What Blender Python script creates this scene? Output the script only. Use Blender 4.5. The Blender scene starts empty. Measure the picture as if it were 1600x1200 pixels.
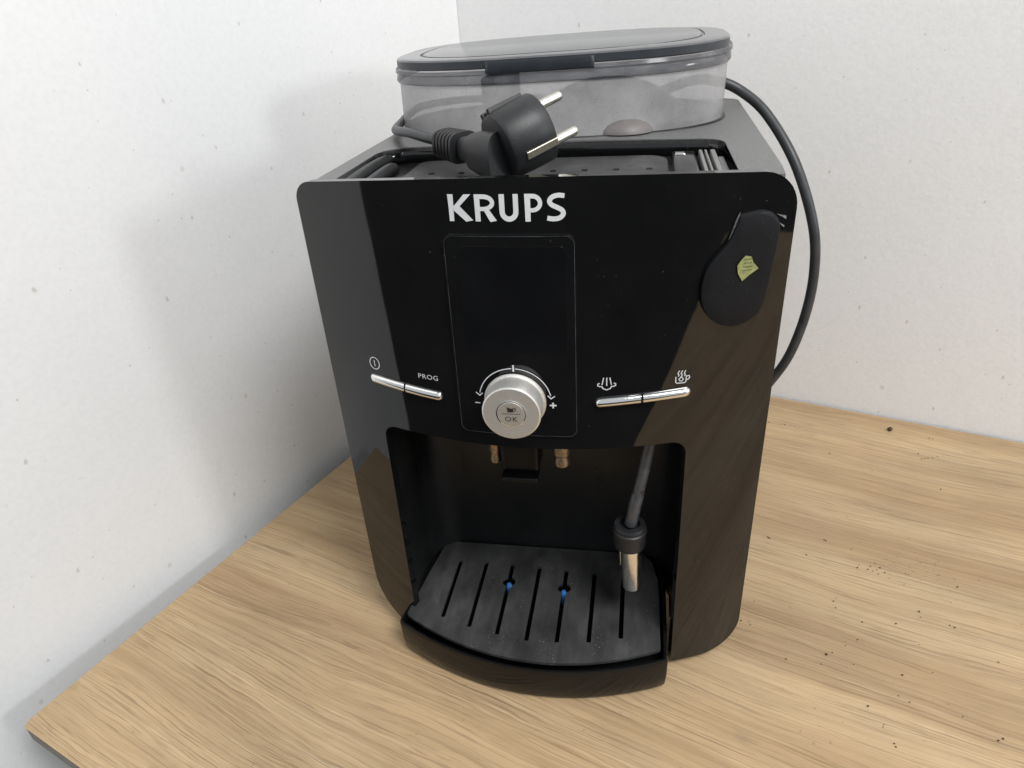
import bpy, bmesh, math, random
from mathutils import Vector, Matrix
random.seed(7)
S = bpy.context.scene
COL = S.collection

# ------------------------------------------------------------------ camera
cam = bpy.data.cameras.new('camera'); co = bpy.data.objects.new('camera', cam); COL.objects.link(co)
cam.sensor_width = 36.0; cam.lens = 1080.08/1600*36.0; cam.clip_start = .01; cam.clip_end = 60
R_ = Vector((.9837, .1697, -.0600)).normalized(); U_ = Vector((-.0312, .4891, .8717)).normalized()
F_ = R_.cross(U_) * -1
B_ = -F_
B_ = R_.cross(U_)                       # camera +Z looks backwards
m = Matrix(((R_.x, U_.x, B_.x, .0539), (R_.y, U_.y, B_.y, -.3397), (R_.z, U_.z, B_.z, .3937), (0, 0, 0, 1)))
co.matrix_world = m
S.camera = co

# ------------------------------------------------------------------ world, lamps, exposure
w = bpy.data.worlds.new('World'); S.world = w; w.use_nodes = True
bg = w.node_tree.nodes['Background']; bg.inputs[0].default_value = (.90, .95, 1.0, 1); bg.inputs[1].default_value = .56
def area(name, loc, target, size, power, colr):
    l = bpy.data.lights.new(name, 'AREA'); l.shape = 'SQUARE'; l.size = size; l.energy = power; l.color = colr
    o = bpy.data.objects.new(name, l); COL.objects.link(o); o.location = loc
    o.rotation_euler = (Vector(target)-Vector(loc)).to_track_quat('-Z', 'Y').to_euler()
    return o
area('ceiling_light', (.80, -.70, 1.65), (0, .1, .1), .70, 25.5, (.99, .99, .985))
area('window_light', (2.3, -.95, .86), (0, 0, .25), .36, 11, (.97, .985, 1))
pl = bpy.data.lights.new('ceiling_bulb', 'POINT'); pl.energy = 3.5; pl.shadow_soft_size = .02; pl.color = (1, .97, .92)
po = bpy.data.objects.new('ceiling_bulb', pl); COL.objects.link(po); po.location = (.22, -.62, 1.5)
S.view_settings.view_transform = 'Standard'; S.view_settings.look = 'None'
S.view_settings.exposure = .08; S.view_settings.gamma = 1

# ------------------------------------------------------------------ materials
def newmat(name):
    mt = bpy.data.materials.new(name); mt.use_nodes = True
    nt = mt.node_tree; return mt, nt, nt.nodes['Principled BSDF']
def N(nt, typ, **kw):
    n = nt.nodes.new(typ)
    for k, v in kw.items():
        if k.startswith('i_'): n.inputs[int(k[2:])].default_value = v
        else: setattr(n, k, v)
    return n
def coords(nt, scale=(1, 1, 1), kind='Object'):
    tc = N(nt, 'ShaderNodeTexCoord'); mp = N(nt, 'ShaderNodeMapping'); mp.inputs['Scale'].default_value = scale
    nt.links.new(tc.outputs[kind], mp.inputs[0]); return mp.outputs[0]
def noise(nt, vec, scale, detail=3, rough=.5, dist=0):
    n = N(nt, 'ShaderNodeTexNoise'); n.inputs['Scale'].default_value = scale; n.inputs['Detail'].default_value = detail
    n.inputs['Roughness'].default_value = rough; n.inputs['Distortion'].default_value = dist
    nt.links.new(vec, n.inputs['Vector']); return n.outputs[0]
def ramp(nt, fac, stops):
    r = N(nt, 'ShaderNodeValToRGB'); e = r.color_ramp.elements
    while len(e) < len(stops): e.new(.5)
    for i, (p, c) in enumerate(stops):
        e[i].position = p; e[i].color = c if len(c) == 4 else (*c, 1)
    nt.links.new(fac, r.inputs[0]); return r.outputs[0]
def mixc(nt, fac, a, b, mode='MIX'):
    n = N(nt, 'ShaderNodeMix', data_type='RGBA', blend_type=mode)
    for s, v in ((0, fac), (6, a), (7, b)):
        if hasattr(v, 'links'): nt.links.new(v, n.inputs[s])
        else: n.inputs[s].default_value = v if s == 0 else (*v, 1) if len(v) == 3 else v
    return n.outputs[2]
def math_(nt, op, a, b=None):
    n = N(nt, 'ShaderNodeMath', operation=op)
    for i, v in enumerate((a, b)):
        if v is None: continue
        if hasattr(v, 'links'): nt.links.new(v, n.inputs[i])
        else: n.inputs[i].default_value = v
    return n.outputs[0]
def bump(nt, bs, h, strength=.2, dist=.001):
    b = N(nt, 'ShaderNodeBump'); b.inputs['Strength'].default_value = strength; b.inputs['Distance'].default_value = dist
    nt.links.new(h, b.inputs['Height']); nt.links.new(b.outputs[0], bs.inputs['Normal']); return b
def simple(name, c, rough=.5, metal=0, ior=1.5, spec=.5, nscale=0, namp=.2, rn=0, bmp=0, bscale=900, dust=0):
    mt, nt, bs = newmat(name)
    bs.inputs['Base Color'].default_value = (*c, 1); bs.inputs['Roughness'].default_value = rough
    bs.inputs['Metallic'].default_value = metal; bs.inputs['IOR'].default_value = ior
    bs.inputs['Specular IOR Level'].default_value = spec
    v = coords(nt)
    if nscale:
        f = noise(nt, v, nscale, 4, .6)
        a = tuple(x*(1-namp) for x in c); b = tuple(min(1, x*(1+namp)+.0) for x in c)
        col = ramp(nt, f, [(.3, a), (.7, b)])
        if dust:
            d = noise(nt, v, 1400, 2, .5); d = ramp(nt, d, [(.66, (0, 0, 0)), (.74, (1, 1, 1))])
            g = noise(nt, v, 25, 3, .6); g = ramp(nt, g, [(.45, (0, 0, 0)), (.7, (1, 1, 1))])
            dm = math_(nt, 'MULTIPLY', d, g); dm = math_(nt, 'MULTIPLY', dm, dust)
            col = mixc(nt, dm, col, (.45, .43, .4))
        nt.links.new(col, bs.inputs['Base Color'])
    if rn:
        f = noise(nt, v, 30, 5, .6); r = N(nt, 'ShaderNodeMapRange'); nt.links.new(f, r.inputs[0])
        r.inputs[1].default_value = .3; r.inputs[2].default_value = .7; r.inputs[3].default_value = max(.01, rough-rn); r.inputs[4].default_value = rough+rn
        nt.links.new(r.outputs[0], bs.inputs['Roughness'])
    if bmp: bump(nt, bs, noise(nt, v, bscale, 2, .5), bmp, .0004)
    return mt

def gloss_black(nm='glossy_black_plastic', ior=1.55):
    mt, nt, bs = newmat(nm)
    v = coords(nt)
    bs.inputs['IOR'].default_value = ior; bs.inputs['Specular IOR Level'].default_value = .52 if ior > 1.5 else .36
    haze = noise(nt, v, 14, 5, .65)
    base = ramp(nt, haze, [(.35, (.0035, .0036, .0038)), (.8, (.0085, .0085, .0085))])
    sp = noise(nt, v, 900, 1, .5); sp = ramp(nt, sp, [(.77, (0, 0, 0)), (.80, (1, 1, 1))])
    gate = ramp(nt, noise(nt, v, 40, 2, .5), [(.5, (0, 0, 0)), (.62, (1, 1, 1))])
    f = math_(nt, 'MULTIPLY', sp, gate); f = math_(nt, 'MULTIPLY', f, .35)
    nt.links.new(mixc(nt, f, base, (.30, .29, .27)), bs.inputs['Base Color'])
    r = ramp(nt, noise(nt, v, 22, 5, .7), [(.3, (.02,)*3), (.62, (.05,)*3), (.8, (.10,)*3)])
    nt.links.new(r, bs.inputs['Roughness'])
    bump(nt, bs, noise(nt, coords(nt, (1, 1, .5)), 45, 2, .5), .05, .001)
    return mt

def wall_mat(name, plaster, seed, axis):
    mt, nt, bs = newmat(name)
    v = coords(nt)
    big = noise(nt, v, 3.0, 4, .55)
    col = ramp(nt, big, [(.3, (.80, .80, .80)), (.7, (.845, .842, .836))])
    fine = noise(nt, v, 260, 3, .6)
    col = mixc(nt, .10, col, ramp(nt, fine, [(.35, (.55, .55, .55)), (.6, (.9, .9, .9))]), 'MULTIPLY')
    # stain specks, each cell of a voronoi gets a spot of its own radius or none
    def specks(scale, rmax, keep, colr, amt, stretch=(1, 1, 1), off=0):
        nonlocal col
        dt_ = N(nt, 'ShaderNodeVectorMath', operation='DOT_PRODUCT'); dt_.inputs[1].default_value = axis; nt.links.new(v, dt_.inputs[0])
        sp_ = N(nt, 'ShaderNodeSeparateXYZ'); nt.links.new(v, sp_.inputs[0])
        ad = N(nt, 'ShaderNodeCombineXYZ'); nt.links.new(math_(nt, 'ADD', dt_.outputs['Value'], off+seed), ad.inputs[0])
        nt.links.new(math_(nt, 'MULTIPLY', sp_.outputs[2], stretch[2]), ad.inputs[1])
        vo = N(nt, 'ShaderNodeTexVoronoi', voronoi_dimensions='2D'); vo.inputs['Scale'].default_value = scale
        nt.links.new(ad.outputs[0], vo.inputs['Vector'])
        wob = math_(nt, 'MULTIPLY', math_(nt, 'SUBTRACT', noise(nt, v, 450, 2, .5), .5), scale*.0022)
        d = math_(nt, 'ADD', vo.outputs['Distance'], wob)
        sepc = N(nt, 'ShaderNodeSeparateColor'); nt.links.new(vo.outputs['Color'], sepc.inputs[0])
        k = math_(nt, 'SUBTRACT', sepc.outputs[0], 1-keep); k = math_(nt, 'MAXIMUM', k, 0)
        k = math_(nt, 'POWER', math_(nt, 'DIVIDE', k, keep), .8); k = math_(nt, 'MULTIPLY', k, rmax*scale)
        g = math_(nt, 'SUBTRACT', k, d); g = math_(nt, 'MULTIPLY', g, 1500/scale)
        n = N(nt, 'ShaderNodeClamp'); nt.links.new(g, n.inputs[0])
        f = math_(nt, 'MULTIPLY', n.outputs[0], amt)
        col = mixc(nt, f, col, colr)
    specks(24, .0015, .75, (.46, .43, .38), .55, (1, 1, .6), off=1.7)
    specks(55, .0009, .4, (.40, .38, .35), .55, off=5.1)
    specks(9, .0028, .40, (.58, .54, .47), .5, (1, 1, .8), 9.3)
    nt.links.new(col, bs.inputs['Base Color'])
    bs.inputs['Roughness'].default_value = .85; bs.inputs['Specular IOR Level'].default_value = .25
    a = noise(nt, v, 330, 3, .55); b = noise(nt, v, 110, 3, .6)
    h = math_(nt, 'ADD', math_(nt, 'MULTIPLY', a, 1.0), math_(nt, 'MULTIPLY', b, 1.4))
    bump(nt, bs, h, plaster, .0012)
    return mt

def wood_mat():
    mt, nt, bs = newmat('light_oak_laminate')
    v = coords(nt)
    L = nt.links
    sep = N(nt, 'ShaderNodeSeparateXYZ'); L.new(v, sep.inputs[0])
    # wander of the grain lines
    w1 = noise(nt, coords(nt, (1.6, 4.5, 1)), 1.6, 2, .45)
    w2 = noise(nt, coords(nt, (7, 30, 1)), 1.5, 3, .55)
    y = math_(nt, 'ADD', sep.outputs[1], math_(nt, 'MULTIPLY', w1, .032))
    y = math_(nt, 'ADD', y, math_(nt, 'MULTIPLY', w2, .0075))
    cb = N(nt, 'ShaderNodeCombineXYZ'); L.new(sep.outputs[0], cb.inputs[0]); L.new(y, cb.inputs[1]); L.new(sep.outputs[2], cb.inputs[2])
    def st(sx, sy, sc, det, ro, di=0):
        mp = N(nt, 'ShaderNodeMapping'); mp.inputs['Scale'].default_value = (sx, sy, 1); L.new(cb.outputs[0], mp.inputs[0])
        return noise(nt, mp.outputs[0], sc, det, ro, di)
    broad = st(1.0, 13, 1.3, 4, .6)
    col = ramp(nt, broad, [(.28, (.390, .262, .142)), (.46, (.495, .350, .200)), (.60, (.555, .405, .240)), (.76, (.64, .485, .300))])
    pk = N(nt, 'ShaderNodeTexWhiteNoise', noise_dimensions='1D')
    L.new(math_(nt, 'FLOOR', math_(nt, 'DIVIDE', math_(nt, 'ADD', sep.outputs[1], math_(nt, 'MULTIPLY', w2, .004)), .118)), pk.inputs['W'])
    col = mixc(nt, .8, col, ramp(nt, pk.outputs[0], [(.0, (.90, .89, .88)), (1, (1.07, 1.07, 1.06))]), 'MULTIPLY')
    mid = st(1.8, 80, 1.4, 5, .62, .2)
    col = mixc(nt, .42, col, ramp(nt, mid, [(.32, (.62, .58, .54)), (.55, (1, 1, 1)), (.75, (1.12, 1.12, 1.12))]), 'MULTIPLY')
    fib = st(4.5, 500, 1.5, 5, .66)
    col = mixc(nt, .8, col, ramp(nt, fib, [(.28, (.68, .62, .56)), (.50, (1, 1, 1)), (.75, (1.12, 1.12, 1.12))]), 'MULTIPLY')
    pores = st(9, 470, 1.5, 3, .55)
    pg = st(3, 26, 1.5, 3, .6)
    pm = math_(nt, 'MULTIPLY', ramp(nt, pores, [(.57, (0, 0, 0)), (.62, (1, 1, 1))]), ramp(nt, pg, [(.40, (.12, .12, .12)), (.58, (1, 1, 1))]))
    col = mixc(nt, math_(nt, 'MULTIPLY', pm, .45), col, (.20, .125, .065))
    p2 = st(24, 620, 1.5, 2, .5); g2 = st(4, 40, 1.5, 3, .6)
    pm2 = math_(nt, 'MULTIPLY', ramp(nt, p2, [(.58, (0, 0, 0)), (.63, (1, 1, 1))]), ramp(nt, g2, [(.40, (.2, .2, .2)), (.58, (1, 1, 1))]))
    col = mixc(nt, math_(nt, 'MULTIPLY', pm2, .34), col, (.21, .13, .07))
    # cracks: rare long dark lines
    cr = st(1.8, 170, 1.0, 2, .4)
    cg = st(2.5, 12, 1.4, 1, .5)
    cm = math_(nt, 'MULTIPLY', ramp(nt, cr, [(.66, (0, 0, 0)), (.71, (1, 1, 1))]), ramp(nt, cg, [(.52, (0, 0, 0)), (.66, (1, 1, 1))]))
    col = mixc(nt, math_(nt, 'MULTIPLY', cm, .75), col, (.17, .11, .065))
    # small knots
    vo = N(nt, 'ShaderNodeTexVoronoi'); vo.inputs['Scale'].default_value = 7
    mp = N(nt, 'ShaderNodeMapping'); mp.inputs['Scale'].default_value = (1, 1.7, 1); L.new(cb.outputs[0], mp.inputs[0]); L.new(mp.outputs[0], vo.inputs['Vector'])
    kn = math_(nt, 'ADD', vo.outputs['Distance'], math_(nt, 'MULTIPLY', noise(nt, v, 160, 3, .6), .05))
    kn = ramp(nt, kn, [(.045, (1, 1, 1)), (.10, (0, 0, 0))])
    col = mixc(nt, math_(nt, 'MULTIPLY', kn, .38), col, (.22, .16, .10))
    # whitish wear
    wr = ramp(nt, noise(nt, coords(nt, (1, 2.2, 1)), 9, 5, .7), [(.62, (0, 0, 0)), (.8, (1, 1, 1))])
    col = mixc(nt, math_(nt, 'MULTIPLY', wr, .22), col, (.62, .56, .47))
    lt = st(8, 480, 1.6, 2, .5)
    lm = math_(nt, 'MULTIPLY', ramp(nt, lt, [(.60, (0, 0, 0)), (.67, (1, 1, 1))]), ramp(nt, pg, [(.40, (.1, .1, .1)), (.6, (1, 1, 1))]))
    col = mixc(nt, math_(nt, 'MULTIPLY', lm, .28), col, (.74, .60, .42))
    gt = ramp(nt, noise(nt, coords(nt, (1, 1.6, 1)), 5, 4, .65), [(.45, (1, 1, 1)), (.75, (.80, .82, .84))])
    col = mixc(nt, .9, col, gt, 'MULTIPLY')
    fs = ramp(nt, noise(nt, v, 230, 2, .5), [(.72, (0, 0, 0)), (.76, (1, 1, 1))])
    col = mixc(nt, math_(nt, 'MULTIPLY', fs, .35), col, (.16, .10, .055))
    L.new(col, bs.inputs['Base Color'])
    bs.inputs['Roughness'].default_value = .52; bs.inputs['Specular IOR Level'].default_value = .35
    h = math_(nt, 'SUBTRACT', fib, math_(nt, 'MULTIPLY', pm, .8))
    bump(nt, bs, h, .5, .0005)
    return mt

def plate_mat():
    mt, nt, bs = newmat('dusty_black_plate')
    v = coords(nt)
    big = ramp(nt, noise(nt, coords(nt, (1, .55, 1)), 34, 5, .62), [(.34, (.024, .0242, .0245)), (.55, (.050, .050, .050)), (.76, (.100, .098, .095))])
    smear = ramp(nt, noise(nt, coords(nt, (3.5, .6, 1)), 60, 4, .6), [(.35, (.55, .55, .55)), (.7, (1.25, 1.25, 1.25))])
    col = mixc(nt, .4, big, smear, 'MULTIPLY')
    d = math_(nt, 'MULTIPLY', ramp(nt, noise(nt, v, 800, 2, .5), [(.66, (0, 0, 0)), (.72, (1, 1, 1))]), ramp(nt, noise(nt, v, 50, 2, .5), [(.5, (0, 0, 0)), (.65, (1, 1, 1))]))
    col = mixc(nt, math_(nt, 'MULTIPLY', d, .6), col, (.42, .39, .35))
    nt.links.new(col, bs.inputs['Base Color'])
    nt.links.new(ramp(nt, noise(nt, v, 30, 4, .6), [(.3, (.32,)*3), (.7, (.58,)*3)]), bs.inputs['Roughness'])
    bump(nt, bs, noise(nt, v, 1200, 2, .5), .15, .0004)
    return mt

def hopper_rim_mat():
    mt, nt, bs = newmat('smoked_rim_plastic')
    L = nt.links; out = nt.nodes['Material Output']
    bs.inputs['Base Color'].default_value = (.075, .08, .09, 1); bs.inputs['Roughness'].default_value = .12
    L.new(ramp(nt, noise(nt, coords(nt, (1, 1, 3)), 60, 3, .6), [(.35, (.05, .054, .062)), (.7, (.16, .16, .168))]), bs.inputs['Base Color'])
    tr = N(nt, 'ShaderNodeBsdfTransparent'); tr.inputs[0].default_value = (.62, .62, .64, 1)
    mx = N(nt, 'ShaderNodeMixShader'); mx.inputs[0].default_value = .62
    L.new(tr.outputs[0], mx.inputs[1]); L.new(bs.outputs[0], mx.inputs[2]); L.new(mx.outputs[0], out.inputs[0])
    return mt

def hopper_mat():
    mt, nt, bs = newmat('dusty_smoked_plastic')
    L = nt.links; v = coords(nt)
    out = nt.nodes['Material Output']
    bs.inputs['Base Color'].default_value = (.42, .40, .40, 1); bs.inputs['Roughness'].default_value = .14
    sp = ramp(nt, noise(nt, v, 1100, 2, .5), [(.60, (.72, .71, .71)), (.72, (.42, .415, .42))])
    L.new(sp, bs.inputs['Base Color'])
    tr = N(nt, 'ShaderNodeBsdfTransparent'); tr.inputs[0].default_value = (.82, .815, .825, 1)
    mx = N(nt, 'ShaderNodeMixShader')
    f = ramp(nt, noise(nt, v, 30, 4, .6), [(.3, (.42,)*3), (.7, (.66,)*3)])
    L.new(f, mx.inputs[0]); L.new(tr.outputs[0], mx.inputs[1]); tl = N(nt, 'ShaderNodeBsdfTranslucent'); tl.inputs[0].default_value = (.74, .73, .74, 1)
    m2 = N(nt, 'ShaderNodeMixShader'); m2.inputs[0].default_value = .4; L.new(bs.outputs[0], m2.inputs[1]); L.new(tl.outputs[0], m2.inputs[2])
    L.new(m2.outputs[0], mx.inputs[2]); L.new(mx.outputs[0], out.inputs[0])
    return mt

def metal_mat(name, c, rough, speck=.15, sc=700, stretch=(1, 1, 1)):
    mt, nt, bs = newmat(name)
    bs.inputs['Metallic'].default_value = 1
    f = noise(nt, coords(nt, stretch), sc, 3, .6)
    nt.links.new(ramp(nt, f, [(.3, tuple(x*(1-speck) for x in c)), (.65, c)]), bs.inputs['Base Color'])
    nt.links.new(ramp(nt, f, [(.3, (min(1, rough*1.35),)*3), (.7, (rough,)*3)]), bs.inputs['Roughness'])
    return mt

M = dict(
    gloss=gloss_black(), gloss_soft=gloss_black('tray_black_plastic', 1.42),
    deep=simple('deep_black_plastic', (.004, .004, .0042), .38, spec=.25, nscale=40, namp=.4),
    satin=simple('satin_black_plastic', (.008, .0085, .009), .34, spec=.4, nscale=18, namp=.4, rn=.08, bmp=.06, ior=1.5),
    rubber=simple('soft_black_rubber', (.014, .0145, .016), .45, nscale=60, namp=.35, bmp=.1, dust=.25),
    blob=simple('matte_slate', (.0065, .007, .0088), .55, spec=.22, nscale=40, namp=.3, bmp=.05, dust=.12),
    plate=plate_mat(),
    top=simple('grey_textured_plastic', (.13, .131, .128), .45, nscale=400, namp=.16, bmp=.25, bscale=1500, dust=.25),
    side=simple('dark_body_plastic', (.03, .03, .031), .45, nscale=50, namp=.2, bmp=.1),
    lid=simple('smoky_lid_plastic', (.10, .102, .106), .17, nscale=30, namp=.18, bmp=.04, dust=.2),
    lidrim=simple('slate_rim_plastic', (.032, .036, .043), .38, nscale=60, namp=.2, dust=.25),
    hop=hopper_mat(), hoprim=hopper_rim_mat(),
    cord=simple('worn_black_cord', (.035, .037, .040), .42, nscale=90, namp=.3, bmp=.08, dust=.2),
    chrome=metal_mat('chrome', (.86, .85, .83), .07, .06, 60),
    knob=metal_mat('brushed_aluminium', (.98, .96, .92), .44, .14, 1500),
    knobface=metal_mat('turned_aluminium', (.96, .93, .87), .44, .25, 1300),
    steel=metal_mat('satin_steel', (.98, .97, .95), .2, .04, 200),
    brass=metal_mat('brass', (.46, .36, .26), .36, .45, 500),
    pin=metal_mat('nickel_pin', (.80, .76, .68), .30, .25, 900),
    clip=metal_mat('tinned_clip', (.75, .68, .55), .32, .25, 900),
    greytube=simple('dark_grey_tube', (.06, .063, .07), .2, nscale=150, namp=.3),
    printw=simple('white_print', (.62, .63, .64), .45, nscale=300, namp=.08),
    logo=simple('silver_logo', (.70, .71, .72), .35, nscale=200, namp=.05),
    dark=simple('dark_engraving', (.035, .028, .022), .5),
    blue=simple('blue_float', (.03, .13, .38), .35, nscale=200, namp=.2),
    stick=simple('yellow_green_label', (.28, .29, .11), .8, nscale=500, namp=.25),
    edge_shine=simple('painted_edge_shine', (.05, .052, .056), .3, nscale=120, namp=.7),  # grey for the painted bevel highlight round the display
    painted_glint=simple('pale_glint_paint', (.20, .20, .19), .5, nscale=600, namp=.5),  # pale grey for the painted glints on the front
    ink=simple('faded_ink', (.10, .11, .04), .7),
    coffee=simple('coffee_grounds', (.075, .045, .026), .8, nscale=500, namp=.4),
    dome=simple('pinkish_clear_plastic', (.15, .135, .13), .5, nscale=60, namp=.15),
    greyrib=simple('grey_rib_plastic', (.20, .20, .195), .5, nscale=200, namp=.1),
    wall_l=wall_mat('smooth_white_wall', .07, 3.1, (.3186, .9479, 0)), wall_b=wall_mat('stippled_white_wall', .13, 8.4, (.9479, -.3186, 0)),
    wood=wood_mat(), floor=simple('dark_floor', (.012, .011, .010), .6, nscale=5, namp=.3),
    edge=simple('grey_edge_band', (.20, .17, .13), .6, nscale=80, namp=.2),
    glass=simple('display_glass', (.004, .0042, .005), .06, ior=1.6, nscale=30, namp=.4),
)

# ------------------------------------------------------------------ mesh helpers
def link(name, me, mat, parent=None, sharp=35, smooth=True):
    o = bpy.data.objects.new(name, me); COL.objects.link(o)
    if mat: me.materials.append(mat)
    if smooth:
        me.shade_smooth()
        if sharp: me.set_sharp_from_angle(angle=math.radians(sharp))
    if parent: o.parent = parent
    return o
def bevel(o, wdt, seg=3, ang=40):
    b = o.modifiers.new('bevel', 'BEVEL'); b.width = wdt; b.segments = seg; b.limit_method = 'ANGLE'; b.angle_limit = math.radians(ang)
    b.harden_normals = True; return o
def frombm(name, bm, mat, parent=None, sharp=35, smooth=True):
    bmesh.ops.remove_doubles(bm, verts=bm.verts, dist=1e-6)
    bmesh.ops.recalc_face_normals(bm, faces=bm.faces)
    me = bpy.data.meshes.new(name); bm.to_mesh(me); bm.free()
    return link(name, me, mat, parent, sharp, smooth)
def empty(name, loc=(0, 0, 0), label=None, cat=None):
    o = bpy.data.objects.new(name, None); COL.objects.link(o); o.location = loc; o.empty_display_size = .02
    if label: o['label'] = label
    if cat: o['category'] = cat
    return o
def rings(bm, rs, close=True, cap0=False, cap1=False):
    vs = [[bm.verts.new(p) for p in r] for r in rs]; n = len(rs[0])
    for i in range(len(vs)-1):
        for j in range(n if close else n-1):
            k = (j+1) % n
            bm.faces.new((vs[i][j], vs[i][k], vs[i+1][k], vs[i+1][j]))
    if cap0: bm.faces.new(vs[0])
    if cap1: bm.faces.new(vs[-1][::-1])
    return vs
def frame_of(a):
    a = Vector(a).normalized(); up = Vector((0, 0, 1)) if abs(a.z) < .9 else Vector((0, 1, 0))
    x = up.cross(a).normalized(); return x, a.cross(x), a
def lathe(name, prof, base, axis, mat, parent, n=48, cap=True):
    x, y, a = frame_of(axis); base = Vector(base); bm = bmesh.new()
    rings(bm, [[base + a*h + x*(r*math.cos(t)) + y*(r*math.sin(t)) for t in [2*math.pi*i/n for i in range(n)]] for r, h in prof], cap0=cap, cap1=cap)
    return frombm(name, bm, mat, parent, 30)
def smooth_path(pts, n=8):
    P = [Vector(p) for p in pts]; P = [P[0]*2-P[1]] + P + [P[-1]*2-P[-2]]; out = []
    for i in range(1, len(P)-2):
        for k in range(n):
            t = k/n; a, b, c, d = P[i-1:i+3]
            out.append(.5*((2*b)+(c-a)*t+(2*a-5*b+4*c-d)*t*t+(3*b-a-3*c+d)*t**3))
    out.append(P[-2]); return out
def tube(name, pts, rad, mat, parent, n=14, sm=8):
    P = smooth_path(pts, sm) if sm else [Vector(p) for p in pts]
    r = rad if callable(rad) else (lambda t: rad)
    bm = bmesh.new(); rs = []; x = None
    for i, q in enumerate(P):
        d = (P[min(i+1, len(P)-1)] - P[max(i-1, 0)]).normalized()
        if x is None: x = frame_of(d)[0]
        x = (x - d*x.dot(d)).normalized(); y = d.cross(x); rr = r(i/(len(P)-1))
        rs.append([q + x*(rr*math.cos(2*math.pi*k/n)) + y*(rr*math.sin(2*math.pi*k/n)) for k in range(n)])
    rings(bm, rs, cap0=True, cap1=True); return frombm(name, bm, mat, parent, 50)
def box(name, lo, hi, mat, parent=None, bev=0, rot=None):
    bm = bmesh.new(); c = (Vector(lo)+Vector(hi))/2
    bmesh.ops.create_cube(bm, size=1)
    for v in bm.verts: v.co = Vector((c.x+v.co.x*(hi[0]-lo[0]), c.y+v.co.y*(hi[1]-lo[1]), c.z+v.co.z*(hi[2]-lo[2])))
    if rot: bmesh.ops.rotate(bm, cent=c, matrix=rot, verts=bm.verts)
    o = frombm(name, bm, mat, parent, 30)
    if bev: bevel(o, bev)
    return o
def fill2d(loops, thick):
    """mesh of a filled outline with holes, thickness about z=0"""
    cu = bpy.data.curves.new('c', 'CURVE'); cu.dimensions = '2D'; cu.fill_mode = 'BOTH'; cu.extrude = thick/2
    for lp in loops:
        sp = cu.splines.new('POLY'); sp.points.add(len(lp)-1); sp.use_cyclic_u = True
        for i, (x, y) in enumerate(lp): sp.points[i].co = (x, y, 0, 1)
    o = bpy.data.objects.new('c', cu); COL.objects.link(o)
    dg = bpy.context.evaluated_depsgraph_get(); dg.update()
    me = bpy.data.meshes.new_from_object(o.evaluated_get(dg)); bpy.data.objects.remove(o); bpy.data.curves.remove(cu)
    bm = bmesh.new(); bm.from_mesh(me); bpy.data.meshes.remove(me); bmesh.ops.remove_doubles(bm, verts=bm.verts, dist=1e-7)
    return bm
def rpoly(pts, rad, seg=6):
    """round the corners of a polygon; rad a number or a list"""
    out = []; n = len(pts)
    for i, p in enumerate(pts):
        r = rad[i] if isinstance(rad, (list, tuple)) else rad
        a = Vector(pts[i-1]); b = Vector(p); c = Vector(pts[(i+1) % n]); u = (a-b).normalized(); v = (c-b).normalized()
        if r <= 0: out.append(tuple(b)); continue
        ang = math.acos(max(-1, min(1, u.dot(v)))); d = min(r/math.tan(ang/2), (a-b).length*.49, (c-b).length*.49)
        r2 = d*math.tan(ang/2); ctr = b + (u+v).normalized()*(r2/math.sin(ang/2))
        p0 = b+u*d-ctr; p1 = b+v*d-ctr; a0 = math.atan2(p0.y, p0.x); da = math.atan2(p1.y, p1.x)-a0
        while da > math.pi: da -= 2*math.pi
        while da < -math.pi: da += 2*math.pi
        for k in range(seg+1):
            t = a0+da*k/seg; out.append((ctr.x+r2*math.cos(t), ctr.y+r2*math.sin(t)))
    return out

# ================================================================== SETTING
ANG = .3243
dd = Vector((math.sin(ANG), math.cos(ANG), 0)); nn = Vector((math.cos(ANG), -math.sin(ANG), 0))
KC = Vector((-.1399, .4581, 0)); FL = Vector((-.3334, -.1174, 0))
def struct(o): o['kind'] = 'structure'; return o
def wall_box(name, p0, p1, thick_dir, mat, z0=-.75, z1=1.7):
    L = (p1-p0).length; u = (p1-p0).normalized(); t = thick_dir
    bm = bmesh.new(); vs = []
    for z in (z0, z1):
        for q in (p0, p1, p1+t, p0+t): vs.append(bm.verts.new((q.x, q.y, z)))
    for f in ((0, 1, 2, 3), (4, 5, 6, 7), (0, 1, 5, 4), (1, 2, 6, 5), (2, 3, 7, 6), (3, 0, 4, 7)): bm.faces.new([vs[i] for i in f])
    return struct(frombm(name, bm, mat, None, 30))
K0 = KC - nn*.004 + dd*.002
LE = FL - nn*.042 - dd*.235
LE = K0 + (LE-K0)
wall_box('left_wall', K0, LE, -nn*.12 + dd*0, M['wall_l'])
wall_box('back_wall', K0 - nn*.12 + dd*.0005, K0 + nn*2.2 + dd*.0005, dd*.12, M['wall_b'])
bm = bmesh.new()
for q in ((-30, -40), (30, -40), (30, 3), (-30, 3)): bm.verts.new((q[0], q[1], -.75))
bm.faces.new(bm.verts[:]); struct(frombm('floor', bm, M['floor']))

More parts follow.
